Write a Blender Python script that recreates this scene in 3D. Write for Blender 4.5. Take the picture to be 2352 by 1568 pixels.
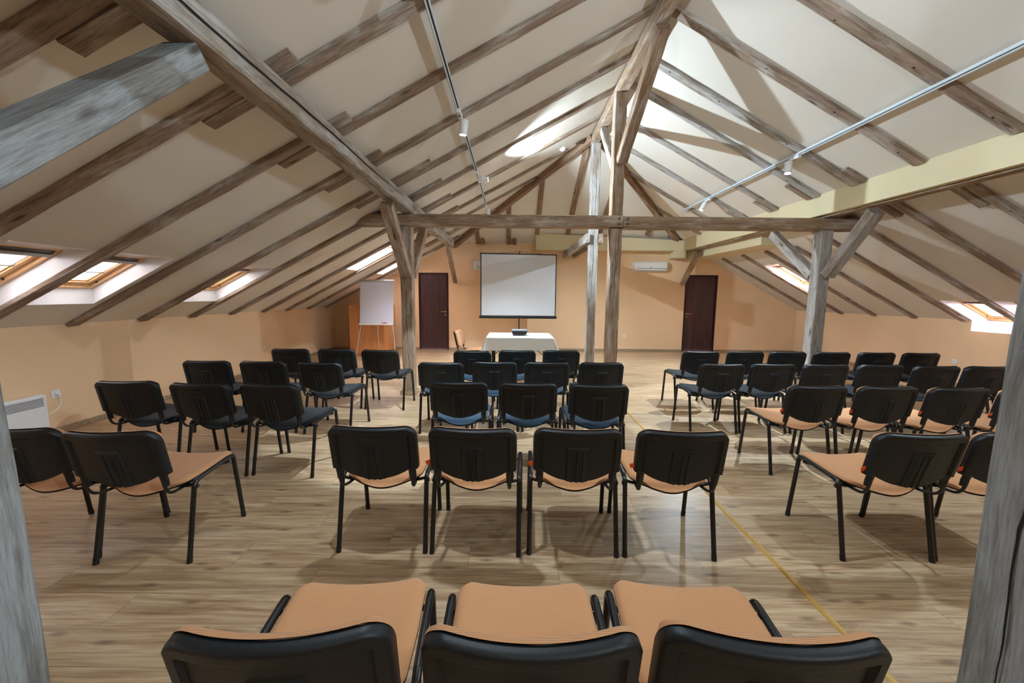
import bpy, math, random
import numpy as np
from mathutils import Vector, Matrix
random.seed(7)
PI = math.pi
for o in list(bpy.data.objects): bpy.data.objects.remove(o)
SC = bpy.context.scene
COL = SC.collection

# ------------------------------------------------------------------ camera
F_PX, W_PX = 900.0, 2352.0
PITCH, ROLL, CAM_H = math.radians(-6.8), math.radians(0.5), 1.48
fw = Vector((0, math.cos(PITCH), math.sin(PITCH)))
r0 = Vector((1, 0, 0)); u0 = r0.cross(fw)
rr = r0 * math.cos(ROLL) + u0 * math.sin(ROLL)
uu = -r0 * math.sin(ROLL) + u0 * math.cos(ROLL)
cd = bpy.data.cameras.new('camera'); cam = bpy.data.objects.new('camera', cd); COL.objects.link(cam)
cam.matrix_world = Matrix(((rr.x, uu.x, -fw.x, 0), (rr.y, uu.y, -fw.y, 0), (rr.z, uu.z, -fw.z, CAM_H), (0, 0, 0, 1)))
cd.sensor_width = 36; cd.lens = F_PX / W_PX * 36; cd.clip_start = 0.02; cd.clip_end = 200
SC.camera = cam

# ------------------------------------------------------------------ view, sky
SC.view_settings.view_transform = 'Standard'; SC.view_settings.look = 'None'
SC.view_settings.gamma = 1; SC.view_settings.use_curve_mapping = False
SC.view_settings.exposure = 2.0
wd = bpy.data.worlds.new('sky'); SC.world = wd; wd.use_nodes = True
bg = wd.node_tree.nodes['Background']; bg.inputs[0].default_value = (0.93, 0.95, 1.0, 1); bg.inputs[1].default_value = 0.9

DAY = 3.6          # watts of daylight per skylight
SPOT = 135.0        # watts per track head
def area(name, loc, direc, sx, sy, watts, col):
    l = bpy.data.lights.new(name, 'AREA'); l.shape = 'RECTANGLE'; l.size = sx; l.size_y = sy; l.energy = watts; l.color = col
    o = bpy.data.objects.new(name, l); COL.objects.link(o); o.location = loc
    o.rotation_euler = Vector(direc).to_track_quat('-Z', 'Y').to_euler(); return o

# ------------------------------------------------------------------ tagging
def tag(o, label=None, cat=None, group=None, kind=None):
    if label: o['label'] = label
    if cat: o['category'] = cat
    if group: o['group'] = group
    if kind: o['kind'] = kind
    return o
def empty(name, loc=(0, 0, 0), rz=0):
    o = bpy.data.objects.new(name, None); COL.objects.link(o); o.location = loc; o.rotation_euler = (0, 0, rz)
    o.empty_display_size = 0.1; return o
def link(name, me, mat=None, parent=None):
    o = bpy.data.objects.new(name, me); COL.objects.link(o)
    if mat is not None and len(me.materials) == 0: me.materials.append(mat)
    if parent is not None: o.parent = parent
    return o
def copy_tree(o, parent=None):
    c = o.copy(); COL.objects.link(c)
    if parent is not None: c.parent = parent
    for ch in [x for x in KIDS.get(o.name, [])]:
        copy_tree(ch, c)
    return c
KIDS = {}
def kid(o, parent): KIDS.setdefault(parent.name, []).append(o); return o

# ------------------------------------------------------------------ materials
def lin(r, g, b):
    f = lambda c: (c / 255) / 12.92 if c / 255 <= 0.04045 else ((c / 255 + 0.055) / 1.055) ** 2.4
    return (f(r), f(g), f(b), 1)
class NT:
    def __init__(s, name):
        s.m = bpy.data.materials.new(name); s.m.use_nodes = True; s.t = s.m.node_tree
        s.b = s.t.nodes['Principled BSDF']; s.out = s.t.nodes['Material Output']
    def n(s, typ, **kw):
        nd = s.t.nodes.new(typ)
        for k, v in kw.items():
            if k.startswith('i_'):
                key = k[2:]
                key = int(key) if key.isdigit() else key
                nd.inputs[key].default_value = v
            else: setattr(nd, k, v)
        return nd
    def l(s, a, b): s.t.links.new(a, b)
    def math(s, op, a, b=None, c=None):
        nd = s.t.nodes.new('ShaderNodeMath'); nd.operation = op
        for i, v in enumerate((a, b, c)):
            if v is None: continue
            if isinstance(v, (int, float)): nd.inputs[i].default_value = v
            else: s.l(v, nd.inputs[i])
        return nd.outputs[0]
    def ramp(s, fac, stops, interp='LINEAR'):
        nd = s.t.nodes.new('ShaderNodeValToRGB'); cr = nd.color_ramp; cr.interpolation = interp
        while len(cr.elements) < len(stops): cr.elements.new(0.5)
        for e, (p, c) in zip(cr.elements, stops): e.position = p; e.color = c if len(c) == 4 else (*c, 1)
        s.l(fac, nd.inputs[0]); return nd.outputs[0]
    def mix(s, fac, a, b, mode='MIX'):
        nd = s.t.nodes.new('ShaderNodeMix'); nd.data_type = 'RGBA'; nd.blend_type = mode
        for i, v in ((0, fac), (6, a), (7, b)):
            if isinstance(v, (int, float)): nd.inputs[i].default_value = v
            elif isinstance(v, tuple): nd.inputs[i].default_value = v
            else: s.l(v, nd.inputs[i])
        return nd.outputs[2]
    def bump(s, h, strength=0.3, dist=0.01):
        nd = s.t.nodes.new('ShaderNodeBump'); nd.inputs['Strength'].default_value = strength; nd.inputs['Distance'].default_value = dist
        s.l(h, nd.inputs['Height']); s.l(nd.outputs[0], s.b.inputs['Normal'])
def plain(name, col, rough=0.5, metal=0.0, spec=0.5, var=0.06, scale=30, bump=0.0, emit=None, es=0):
    m = NT(name); tc = m.n('ShaderNodeTexCoord'); nz = m.n('ShaderNodeTexNoise'); nz.inputs['Scale'].default_value = scale; nz.inputs['Detail'].default_value = 4
    m.l(tc.outputs['Object'], nz.inputs['Vector'])
    c = m.mix(nz.outputs['Fac'], tuple(max(0, x * (1 - var)) for x in col[:3]) + (1,), tuple(min(1, x * (1 + var)) for x in col[:3]) + (1,))
    m.l(c, m.b.inputs['Base Color']); m.b.inputs['Roughness'].default_value = rough; m.b.inputs['Metallic'].default_value = metal
    m.b.inputs['Specular IOR Level'].default_value = spec
    if bump: m.bump(nz.outputs['Fac'], bump, 0.002)
    if emit: m.b.inputs['Emission Color'].default_value = emit; m.b.inputs['Emission Strength'].default_value = es
    return m.m

def wood_old(name, dark, mid, wash, amount=0.5, rough=0.8):
    """weathered beam; grain runs along local X, pale wash left in the grain"""
    m = NT(name); tc = m.n('ShaderNodeTexCoord'); oi = m.n('ShaderNodeObjectInfo')
    rnd = m.math('MULTIPLY', oi.outputs['Random'], 37.0)
    cb = m.n('ShaderNodeCombineXYZ'); m.l(rnd, cb.inputs[0]); m.l(rnd, cb.inputs[1]); m.l(rnd, cb.inputs[2])
    ad = m.n('ShaderNodeVectorMath', operation='ADD'); m.l(tc.outputs['Object'], ad.inputs[0]); m.l(cb.outputs[0], ad.inputs[1])
    mp = m.n('ShaderNodeMapping'); mp.inputs['Scale'].default_value = (1.3, 16, 16); m.l(ad.outputs[0], mp.inputs[0])
    g = m.n('ShaderNodeTexNoise'); g.inputs['Scale'].default_value = 2.2; g.inputs['Detail'].default_value = 9; g.inputs['Roughness'].default_value = 0.68; g.inputs['Distortion'].default_value = 0.7
    m.l(mp.outputs[0], g.inputs['Vector'])
    mp2 = m.n('ShaderNodeMapping'); mp2.inputs['Scale'].default_value = (2.2, 7, 7); m.l(ad.outputs[0], mp2.inputs[0])
    p = m.n('ShaderNodeTexNoise'); p.inputs['Scale'].default_value = 0.9; p.inputs['Detail'].default_value = 5; p.inputs['Roughness'].default_value = 0.6; m.l(mp2.outputs[0], p.inputs['Vector'])
    base = m.ramp(g.outputs['Fac'], [(0.30, dark), (0.52, mid), (0.72, tuple(x * 1.3 for x in mid[:3]))])
    washm = m.math('MULTIPLY', m.ramp(p.outputs['Fac'], [(0.62 - 0.3 * amount, (0, 0, 0)), (0.80 - 0.3 * amount, (1, 1, 1))]), m.ramp(g.outputs['Fac'], [(0.36, (0.25, 0.25, 0.25)), (0.6, (1, 1, 1))]))
    c = m.mix(washm, base, wash)
    # knots
    mp3 = m.n('ShaderNodeMapping'); mp3.inputs['Scale'].default_value = (1.7, 5.5, 5.5); m.l(ad.outputs[0], mp3.inputs[0])
    v = m.n('ShaderNodeTexVoronoi'); v.inputs['Scale'].default_value = 1.0; m.l(mp3.outputs[0], v.inputs['Vector'])
    kn = m.ramp(v.outputs['Distance'], [(0.05, (0.35, 0.3, 0.27)), (0.13, (1, 1, 1))])
    c = m.mix(1.0, c, kn, 'MULTIPLY')
    mp4 = m.n('ShaderNodeMapping'); mp4.inputs['Scale'].default_value = (5, 95, 95); m.l(ad.outputs[0], mp4.inputs[0])
    fg = m.n('ShaderNodeTexNoise'); fg.inputs['Scale'].default_value = 2.0; fg.inputs['Detail'].default_value = 5; fg.inputs['Roughness'].default_value = 0.7; fg.inputs['Distortion'].default_value = 0.5; m.l(mp4.outputs[0], fg.inputs['Vector'])
    c = m.mix(1.0, c, m.ramp(fg.outputs['Fac'], [(0.28, (0.62, 0.60, 0.58)), (0.5, (1, 1, 1)), (0.75, (1.16, 1.16, 1.18))]), 'MULTIPLY')
    # fine saw marks across
    m.l(c, m.b.inputs['Base Color']); m.b.inputs['Roughness'].default_value = rough; m.b.inputs['Specular IOR Level'].default_value = 0.25
    m.bump(m.math('ADD', g.outputs['Fac'], m.math('MULTIPLY', fg.outputs['Fac'], .5)), 0.5, 0.005); return m.m

MB = wood_old('weathered_beam_wood', lin(106, 83, 63), lin(160, 133, 108), lin(200, 188, 176), 0.45)
MW = wood_old('whitewashed_beam_wood', lin(112, 97, 84), lin(156, 141, 127), lin(190, 187, 183), 0.85)
MR = wood_old('rafter_wood', lin(104, 84, 68), lin(152, 130, 112), lin(196, 188, 180), 0.5)
MH = wood_old('brown_hip_wood', lin(98, 72, 52), lin(148, 118, 94), lin(186, 170, 154), 0.3)
MG = wood_old('grey_post_wood', lin(104, 100, 95), lin(140, 137, 132), lin(166, 169, 171), 0.75)
MP = wood_old('grey_brown_purlin_wood', lin(106, 90, 76), lin(156, 140, 124), lin(186, 182, 177), 0.7)
M_CRACK = plain('crack_dark', lin(30, 22, 16), 0.95)

def paint(name, col, rough=0.85):
    m = NT(name); tc = m.n('ShaderNodeTexCoord')
    a = m.n('ShaderNodeTexNoise'); a.inputs['Scale'].default_value = 1.6; a.inputs['Detail'].default_value = 3; m.l(tc.outputs['Object'], a.inputs['Vector'])
    b = m.n('ShaderNodeTexNoise'); b.inputs['Scale'].default_value = 90; b.inputs['Detail'].default_value = 5; m.l(tc.outputs['Object'], b.inputs['Vector'])
    c = m.mix(a.outputs['Fac'], tuple(x * 0.955 for x in col[:3]) + (1,), tuple(min(1, x * 1.04) for x in col[:3]) + (1,))
    m.l(c, m.b.inputs['Base Color']); m.b.inputs['Roughness'].default_value = rough; m.b.inputs['Specular IOR Level'].default_value = 0.25
    m.bump(b.outputs['Fac'], 0.12, 0.003); return m.m
M_CEIL = paint('ceiling_paint', lin(224, 216, 204))
M_WALL = paint('peach_wall_paint', lin(240, 204, 164))
M_SOFF = paint('cream_soffit_paint', lin(222, 208, 170))
M_LIN = plain('white_reveal_board', lin(238, 236, 236), 0.25, 0, 0.5, 0.01)

def floor_mat():
    m = NT('oak_laminate'); tc = m.n('ShaderNodeTexCoord'); sx = m.n('ShaderNodeSeparateXYZ'); m.l(tc.outputs['Object'], sx.inputs[0])
    PW, PL = 0.193, 1.29
    yy = m.math('DIVIDE', m.math('ADD', sx.outputs[1], 10.0), PW); row = m.math('FLOOR', yy); fy = m.math('SUBTRACT', yy, row)
    off = m.math('FRACT', m.math('MULTIPLY', row, 0.3819)); 
    xx = m.math('ADD', m.math('DIVIDE', m.math('ADD', sx.outputs[0], 20.0), PL), off); cl = m.math('FLOOR', xx); fx = m.math('SUBTRACT', xx, cl)
    wn = m.n('ShaderNodeTexWhiteNoise', noise_dimensions='2D'); cv = m.n('ShaderNodeCombineXYZ'); m.l(row, cv.inputs[0]); m.l(cl, cv.inputs[1]); m.l(cv.outputs[0], wn.inputs['Vector'])
    ro = m.math('MULTIPLY', wn.outputs['Value'], 40.0)
    pv = m.n('ShaderNodeCombineXYZ'); m.l(m.math('ADD', m.math('MULTIPLY', sx.outputs[0], 1.1), ro), pv.inputs[0]); m.l(m.math('ADD', m.math('MULTIPLY', sx.outputs[1], 15.0), ro), pv.inputs[1]); m.l(ro, pv.inputs[2])
    g = m.n('ShaderNodeTexNoise'); g.inputs['Scale'].default_value = 1.35; g.inputs['Detail'].default_value = 8; g.inputs['Roughness'].default_value = 0.62; g.inputs['Distortion'].default_value = 1.3; m.l(pv.outputs[0], g.inputs['Vector'])
    pv2 = m.n('ShaderNodeCombineXYZ'); m.l(m.math('ADD', m.math('MULTIPLY', sx.outputs[0], 2.0), ro), pv2.inputs[0]); m.l(m.math('ADD', m.math('MULTIPLY', sx.outputs[1], 60.0), ro), pv2.inputs[1]); m.l(ro, pv2.inputs[2])
    g2 = m.n('ShaderNodeTexNoise'); g2.inputs['Scale'].default_value = 1.5; g2.inputs['Detail'].default_value = 5; g2.inputs['Roughness'].default_value = 0.6; g2.inputs['Distortion'].default_value = 0.6; m.l(pv2.outputs[0], g2.inputs['Vector'])
    c = m.ramp(g.outputs['Fac'], [(0.27, lin(108, 76, 52)), (0.39, lin(152, 117, 86)), (0.50, lin(184, 151, 115)), (0.62, lin(206, 179, 143)), (0.76, lin(222, 201, 168))])
    c = m.mix(0.35, c, m.ramp(g2.outputs['Fac'], [(0.3, lin(126, 94, 68)), (0.5, lin(182, 150, 116)), (0.72, lin(228, 206, 172))]))
    # knots
    pv3 = m.n('ShaderNodeCombineXYZ'); m.l(m.math('ADD', m.math('MULTIPLY', sx.outputs[0], 1.5), ro), pv3.inputs[0]); m.l(m.math('ADD', m.math('MULTIPLY', sx.outputs[1], 4.6), ro), pv3.inputs[1])
    v = m.n('ShaderNodeTexVoronoi', voronoi_dimensions='2D'); v.inputs['Scale'].default_value = 1.15; m.l(pv3.outputs[0], v.inputs['Vector'])
    kn = m.math('MULTIPLY', m.ramp(v.outputs['Distance'], [(0.02, (1, 1, 1)), (0.10, (0, 0, 0))]), 0.6)
    c = m.mix(kn, c, lin(88, 60, 42))
    tone = m.n('ShaderNodeHueSaturation'); m.l(c, tone.inputs['Color']); m.l(m.math('ADD', m.math('MULTIPLY', wn.outputs['Value'], 0.22), 0.90), tone.inputs['Value']); c = tone.outputs[0]
    e1 = m.math('LESS_THAN', fy, 0.012); e2 = m.math('LESS_THAN', fx, 0.0022); seam = m.math('MAXIMUM', e1, e2)
    c = m.mix(m.math('MULTIPLY', seam, 0.55), c, lin(70, 50, 36))
    m.l(c, m.b.inputs['Base Color']); m.l(m.math('ADD', m.math('MULTIPLY', g2.outputs['Fac'], 0.18), 0.27), m.b.inputs['Roughness'])
    m.b.inputs['Specular IOR Level'].default_value = 0.5
    m.bump(m.math('SUBTRACT', m.math('MULTIPLY', g2.outputs['Fac'], 0.25), m.math('MULTIPLY', seam, 0.5)), 0.12, 0.003); return m.m
M_FLOOR = floor_mat()

def fine_wood(name, a, b, rough=0.45, axis=2, k=30):
    m = NT(name); tc = m.n('ShaderNodeTexCoord'); mp = m.n('ShaderNodeMapping'); s = [k, k, k]; s[axis] = 1.2; mp.inputs['Scale'].default_value = s
    m.l(tc.outputs['Object'], mp.inputs[0]); g = m.n('ShaderNodeTexNoise'); g.inputs['Scale'].default_value = 1.3; g.inputs['Detail'].default_value = 6; g.inputs['Distortion'].default_value = 0.9
    m.l(mp.outputs[0], g.inputs['Vector']); m.l(m.ramp(g.outputs['Fac'], [(0.32, a), (0.68, b)]), m.b.inputs['Base Color']); m.b.inputs['Roughness'].default_value = rough
    m.b.inputs['Specular IOR Level'].default_value = 0.35; m.bump(g.outputs['Fac'], 0.15, 0.002); return m.m
M_DOOR = fine_wood('dark_door_veneer', lin(62, 38, 38), lin(86, 56, 56), 0.42, 2, 26)
M_DFR = fine_wood('dark_door_frame', lin(50, 30, 30), lin(66, 42, 42), 0.45, 2, 26)
M_PINE = fine_wood('varnished_pine', lin(222, 168, 116), lin(245, 206, 158), 0.35, 0, 22)
M_BEECH = fine_wood('beech_laminate', lin(214, 140, 82), lin(232, 162, 102), 0.5, 2, 24)
M_BASE = fine_wood('skirting_oak', lin(150, 126, 100), lin(186, 160, 130), 0.5, 0, 20)
M_BLACKPL = plain('black_textured_plastic', (0.0095, 0.0110, 0.0130, 1), 0.42, 0, 0.38, 0.1, 400, 0.3)
M_TUBE = plain('black_lacquered_steel', (0.006, 0.0065, 0.0075, 1), 0.26, 0, 0.55, 0.05, 40)
M_BLACK = plain('black_matt', (0.012, 0.012, 0.013, 1), 0.5, 0, 0.4, 0.05)
def fabric(name, a, b):
    m = NT(name); tc = m.n('ShaderNodeTexCoord')
    sx = m.n('ShaderNodeSeparateXYZ'); m.l(tc.outputs['Object'], sx.inputs[0])
    w1 = m.math('SINE', m.math('MULTIPLY', sx.outputs[0], 1500.0)); w2 = m.math('SINE', m.math('MULTIPLY', m.math('ADD', sx.outputs[1], sx.outputs[2]), 1150.0))
    w = m.math('ADD', m.math('MULTIPLY', m.math('MULTIPLY', w1, w2), 0.25), m.math('ADD', m.math('MULTIPLY', w2, 0.25), 0.5))
    nz = m.n('ShaderNodeTexNoise'); nz.inputs['Scale'].default_value = 14; m.l(tc.outputs['Object'], nz.inputs['Vector'])
    c = m.mix(w, a, b); c = m.mix(m.math('MULTIPLY', nz.outputs['Fac'], 0.15), c, b)
    m.l(c, m.b.inputs['Base Color']); m.b.inputs['Roughness'].default_value = 0.9; m.b.inputs['Specular IOR Level'].default_value = 0.15
    m.b.inputs['Sheen Weight'].default_value = 0.15
    m.bump(w, 0.35, 0.001); return m.m
M_ORANGE = fabric('orange_mesh_fabric', lin(168, 112, 72), lin(220, 164, 118))
M_CHAR = fabric('charcoal_fabric', (0.006, 0.007, 0.0085, 1), (0.012, 0.014, 0.018, 1))
M_BLUE = fabric('dark_blue_fabric', (0.018, 0.032, 0.052, 1), (0.042, 0.070, 0.105, 1))
M_TAG = plain('orange_tag', lin(240, 92, 30), 0.6)
M_WHITE = plain('white_plastic', lin(236, 236, 234), 0.35, 0, 0.5, 0.01)
M_WMET = plain('white_enamel_metal', lin(232, 234, 234), 0.4, 0, 0.5, 0.01)
M_ALU = plain('satin_aluminium', lin(200, 204, 208), 0.35, 0.8)
M_GREY = plain('grey_plastic', lin(150, 152, 154), 0.5)
M_SLOT = plain('dark_slot', lin(52, 54, 58), 0.7)
M_SCREEN = plain('matt_white_screen', lin(206, 208, 211), 0.8, 0, 0.2, 0.015, 3)
M_PAPER = plain('flipchart_paper', lin(222, 228, 246), 0.6, 0, 0.3, 0.01, 2)
M_CLOTH = plain('white_tablecloth_linen', lin(232, 232, 230), 0.85, 0, 0.2, 0.03, 60, 0.2)
M_PINK = plain('pink_eraser', lin(226, 70, 96), 0.6)
M_BRASS = plain('brass', lin(205, 160, 90), 0.3, 0.9)
M_STRIP = fine_wood('ochre_cover_strip', lin(176, 132, 62), lin(206, 164, 90), 0.45, 1, 30)
M_DKBAR = plain('dark_grey_bar', lin(84, 80, 78), 0.45, 0.3)
M_VENT = plain('light_grey_bar', lin(150, 148, 146), 0.4, 0.3)
M_LED = plain('led_disc', (1, 1, 1, 1), 0.5, emit=(0.85, 0.95, 1.0, 1), es=14)
M_TRK = plain('track_white_aluminium', lin(218, 226, 232), 0.4, 0.0)
def blind_mat():
    m = NT('pleated_blind'); m.b.inputs['Base Color'].default_value = (0.9, 0.9, 0.92, 1); m.b.inputs['Roughness'].default_value = 0.8
    t = m.n('ShaderNodeBsdfTranslucent'); t.inputs[0].default_value = (0.95, 0.94, 0.96, 1)
    x = m.n('ShaderNodeMixShader'); x.inputs[0].default_value = 0.75; m.l(m.b.outputs[0], x.inputs[1]); m.l(t.outputs[0], x.inputs[2]); m.l(x.outputs[0], m.out.inputs[0]); return m.m
M_BLIND = blind_mat()
def glass_mat():
    m = NT('window_glass'); m.b.inputs['Base Color'].default_value = (1, 1, 1, 1); m.b.inputs['Roughness'].default_value = 0.02; m.b.inputs['Transmission Weight'].default_value = 1.0; m.b.inputs['IOR'].default_value = 1.02
    return m.m
M_GLASS = glass_mat()

# ------------------------------------------------------------------ mesh helpers
def mesh(name, V, Fc, smooth=False, mats=None, midx=None):
    me = bpy.data.meshes.new(name); me.from_pydata([tuple(v) for v in V], [], [tuple(f) for f in Fc]); me.update()
    if mats:
        for m in mats: me.materials.append(m)
    if midx:
        for p, i in zip(me.polygons, midx): p.material_index = i
    if smooth:
        for p in me.polygons: p.use_smooth = True
        if smooth is not True:
            try: me.set_sharp_from_angle(angle=math.radians(smooth))
            except Exception: pass
    return me
class B:
    """collects shapes into one mesh"""
    def __init__(s): s.v = []; s.f = []; s.mi = []
    def add(s, V, Fc, mi=0):
        o = len(s.v); s.v += [Vector(v) for v in V]; s.f += [[i + o for i in f] for f in Fc]; s.mi += [mi] * len(Fc); return s
    def box(s, x0, x1, y0, y1, z0, z1, mi=0, M=None, bev=0.0):
        if bev > 0:
            b = min(bev, (x1 - x0) / 2.2, (y1 - y0) / 2.2, (z1 - z0) / 2.2)
            V = []; idx = {}
            for sx in (0, 1):
                for sy in (0, 1):
                    for sz in (0, 1):
                        X, Y, Z = (x0, x1)[sx], (y0, y1)[sy], (z0, z1)[sz]
                        dx, dy, dz = (b, -b)[sx], (b, -b)[sy], (b, -b)[sz]
                        idx[(sx, sy, sz, 0)] = len(V); V.append((X, Y + dy, Z + dz))
                        idx[(sx, sy, sz, 1)] = len(V); V.append((X + dx, Y, Z + dz))
                        idx[(sx, sy, sz, 2)] = len(V); V.append((X + dx, Y + dy, Z))
            g = lambda a, b_, c, k: idx[(a, b_, c, k)]
            Fc = []
            for a in (0, 1):
                Fc.append([g(a, 0, 0, 0), g(a, 1, 0, 0), g(a, 1, 1, 0), g(a, 0, 1, 0)][::(-1 if a == 0 else 1)])
                Fc.append([g(0, a, 0, 1), g(1, a, 0, 1), g(1, a, 1, 1), g(0, a, 1, 1)][::(1 if a == 0 else -1)])
                Fc.append([g(0, 0, a, 2), g(1, 0, a, 2), g(1, 1, a, 2), g(0, 1, a, 2)][::(-1 if a == 0 else 1)])
            for a in (0, 1):
                for c in (0, 1):
                    Fc.append([g(a, c, 0, 0), g(a, c, 1, 0), g(a, c, 1, 1), g(a, c, 0, 1)])
                    Fc.append([g(a, 0, c, 0), g(a, 1, c, 0), g(a, 1, c, 2), g(a, 0, c, 2)])
                    Fc.append([g(0, a, c, 1), g(1, a, c, 1), g(1, a, c, 2), g(0, a, c, 2)])
                    for d in (0, 1): Fc.append([g(a, c, d, 0), g(a, c, d, 1), g(a, c, d, 2)])
        else:
            V = [(x0, y0, z0), (x1, y0, z0), (x1, y1, z0), (x0, y1, z0), (x0, y0, z1), (x1, y0, z1), (x1, y1, z1), (x0, y1, z1)]
            Fc = [(0, 3, 2, 1), (4, 5, 6, 7), (0, 1, 5, 4), (1, 2, 6, 5), (2, 3, 7, 6), (3, 0, 4, 7)]
        if M is not None: V = [M @ Vector(v) for v in V]
        return s.add(V, Fc, mi)
    def tube(s, pts, rx, rz=None, n=12, up=(1, 0, 0), mi=0, cap=True):
        """sweep an ellipse along pts; rx is the half width along 'up', rz across"""
        rz = rz or rx; P = [Vector(p) for p in pts]; V = []; Fc = []; upv = Vector(up)
        for i, p in enumerate(P):
            a = P[min(i + 1, len(P) - 1)] - P[max(i - 1, 0)]; a.normalize()
            u = (upv - a * upv.dot(a)); u = u.normalized() if u.length > 1e-4 else a.orthogonal().normalized()
            w = a.cross(u); k_x = rx[i] if isinstance(rx, (list, tuple)) else rx; k_z = rz[i] if isinstance(rz, (list, tuple)) else rz
            for j in range(n):
                t = 2 * PI * j / n; V.append(p + u * (math.cos(t) * k_x) + w * (math.sin(t) * k_z))
        for i in range(len(P) - 1):
            for j in range(n):
                a, b = i * n + j, i * n + (j + 1) % n; Fc.append((a, b, b + n, a + n))
        if cap:
            Fc.append(tuple(range(n))[::-1]); Fc.append(tuple((len(P) - 1) * n + j for j in range(n)))
        return s.add(V, Fc, mi)
    def grid(s, fn, nu, nv, mi=0, flip=False):
        V = [fn(i / nu, j / nv) for j in range(nv + 1) for i in range(nu + 1)]; Fc = []
        for j in range(nv):
            for i in range(nu):
                a = j * (nu + 1) + i; q = (a, a + 1, a + nu + 2, a + nu + 1); Fc.append(q[::-1] if flip else q)
        return s.add(V, Fc, mi)
    def me(s, name, mats, smooth=False):
        return mesh(name, s.v, s.f, smooth, mats if isinstance(mats, (list, tuple)) else [mats], s.mi)
    def build(s, name, mats, parent=None, smooth=False):
        return link(name, s.me(name, mats, smooth), None, parent)
def bez(pts, n=6, r=0.04):
    """polyline with rounded inner corners"""
    P = [Vector(p) for p in pts]; out = [P[0]]
    for i in range(1, len(P) - 1):
        a, b, c = P[i - 1], P[i], P[i + 1]; rr_ = min(r, (a - b).length * .49, (c - b).length * .49)
        p0 = b + (a - b).normalized() * rr_; p1 = b + (c - b).normalized() * rr_
        for k in range(n + 1):
            t = k / n; out.append(p0 * (1 - t) ** 2 + b * 2 * t * (1 - t) + p1 * t * t)
    out.append(P[-1]); return out

def beam(name, p0, p1, w, h, up, mat, label=None, cat=None, group=None, parent=None, jit=0.004, cut0=0.0, cut1=0.0, crack=None, seed=None, holes=0):
    """timber from p0 to p1 (centre line); w across, h along 'up'; own local X runs along the grain"""
    p0, p1 = Vector(p0), Vector(p1); ax = (p1 - p0); L = ax.length; ax.normalize()
    upv = Vector(up); upv = (upv - ax * upv.dot(ax)).normalized(); sd = upv.cross(ax)
    rs = random.Random(seed if seed is not None else hash((round(p0.x, 2), round(p0.y, 2), round(p1.z, 2))) & 0xffff)
    n = max(2, int(L / 0.12)); ch = min(w, h) * 0.07; b = B(); V = []; Fc = []
    prof = [(-w / 2 + ch, -h / 2), (w / 2 - ch, -h / 2), (w / 2, -h / 2 + ch), (w / 2, h / 2 - ch), (w / 2 - ch, h / 2), (-w / 2 + ch, h / 2), (-w / 2, h / 2 - ch), (-w / 2, -h / 2 + ch)]
    ph = [rs.uniform(0, 6.28) for _ in range(8)]
    for i in range(n + 1):
        t = i / n; x = L * t
        for k, (a, c) in enumerate(prof):
            j = jit * (math.sin(x * 3.1 + ph[k]) + 0.6 * math.sin(x * 8.3 + ph[(k + 3) % 8]) + rs.uniform(-.5, .5)) if 0 < i < n or True else 0
            sx = x
            if cut0 and i == 0: sx += cut0 * (0.5 + c / h)
            if cut1 and i == n: sx -= cut1 * (0.5 + c / h)
            g = 1 - abs(j) / max(w, h) * 1.2
            V.append((sx, a * g, c * g if c < 0 else c))
    for i in range(n):
        for k in range(8):
            a0, b0 = i * 8 + k, i * 8 + (k + 1) % 8; Fc.append((a0, a0 + 8, b0 + 8, b0))
    Fc.append(tuple(range(8))); Fc.append(tuple(n * 8 + k for k in range(8))[::-1])
    b.add(V, Fc)
    if crack:   # (side: +1 / -1 / 'b', t0, t1, offset)
        for (side, t0, t1, offc, cw) in crack:
            nn = 40; pts = []
            for i in range(nn + 1):
                t = t0 + (t1 - t0) * i / nn; x = L * t; z = offc + 0.012 * math.sin(t * 9 + 1) + 0.006 * math.sin(t * 41) + rs.uniform(-.002, .002)
                pts.append((x, z, cw * (0.25 + 0.75 * math.sin(PI * i / nn)) * (0.8 + .3 * rs.random())))
            V2 = []; F2 = []
            for (x, z, q) in pts:
                if side in (1, -1): V2 += [(x, side * (w / 2 + 0.0008), z - q), (x, side * (w / 2 + 0.0008), z + q)]
                else: V2 += [(x, z - q, -h / 2 - 0.0008), (x, z + q, -h / 2 - 0.0008)]
            for i in range(nn): F2.append((2 * i, 2 * i + 1, 2 * i + 3, 2 * i + 2))
            b.add(V2, F2, 1)
    for k in range(holes):
        hx = L * ((k + .35 + .4 * rs.random()) / holes); hy = rs.uniform(-.2, .2) * w; rq = rs.uniform(.007, .010)
        b.add([(hx + rq * 1.3 * math.cos(a * PI / 5), hy + rq * math.sin(a * PI / 5), -h / 2 - .0012) for a in range(10)], [tuple(range(10))[::-1]], 1)
    me = b.me(name, [mat, M_CRACK]); o = link(name, me, None, parent)
    o.matrix_world = Matrix(((ax.x, sd.x, upv.x, p0.x), (ax.y, sd.y, upv.y, p0.y), (ax.z, sd.z, upv.z, p0.z), (0, 0, 0, 1)))
    # local y axis: upv x ax ; keep handedness
    if label: tag(o, label, cat, group)
    return o

# ------------------------------------------------------------------ room measures
XL, XR, YB, YF, ZK = -4.755, 7.55, 10.43, -3.4, 1.13
SL, SR = 0.5277, 0.542
RX, RZ = 1.48, ZK + (1.48 + 4.755) * SL           # ridge
ZT = 2.82                                          # top of back wall
YH = 7.46                                          # end of ridge
HL, HR = XL + (ZT - ZK) / SL, XR - (ZT - ZK) / SR  # hip feet on the back wall
zl = lambda x: ZK + (x - XL) * SL
zr = lambda x: ZK + (XR - x) * SR
SH = (RZ - ZT) / (YB - YH)
def struct(name, V, Fc, mat):
    o = link(name, mesh(name, V, Fc), mat); o['kind'] = 'structure'; return o

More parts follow.
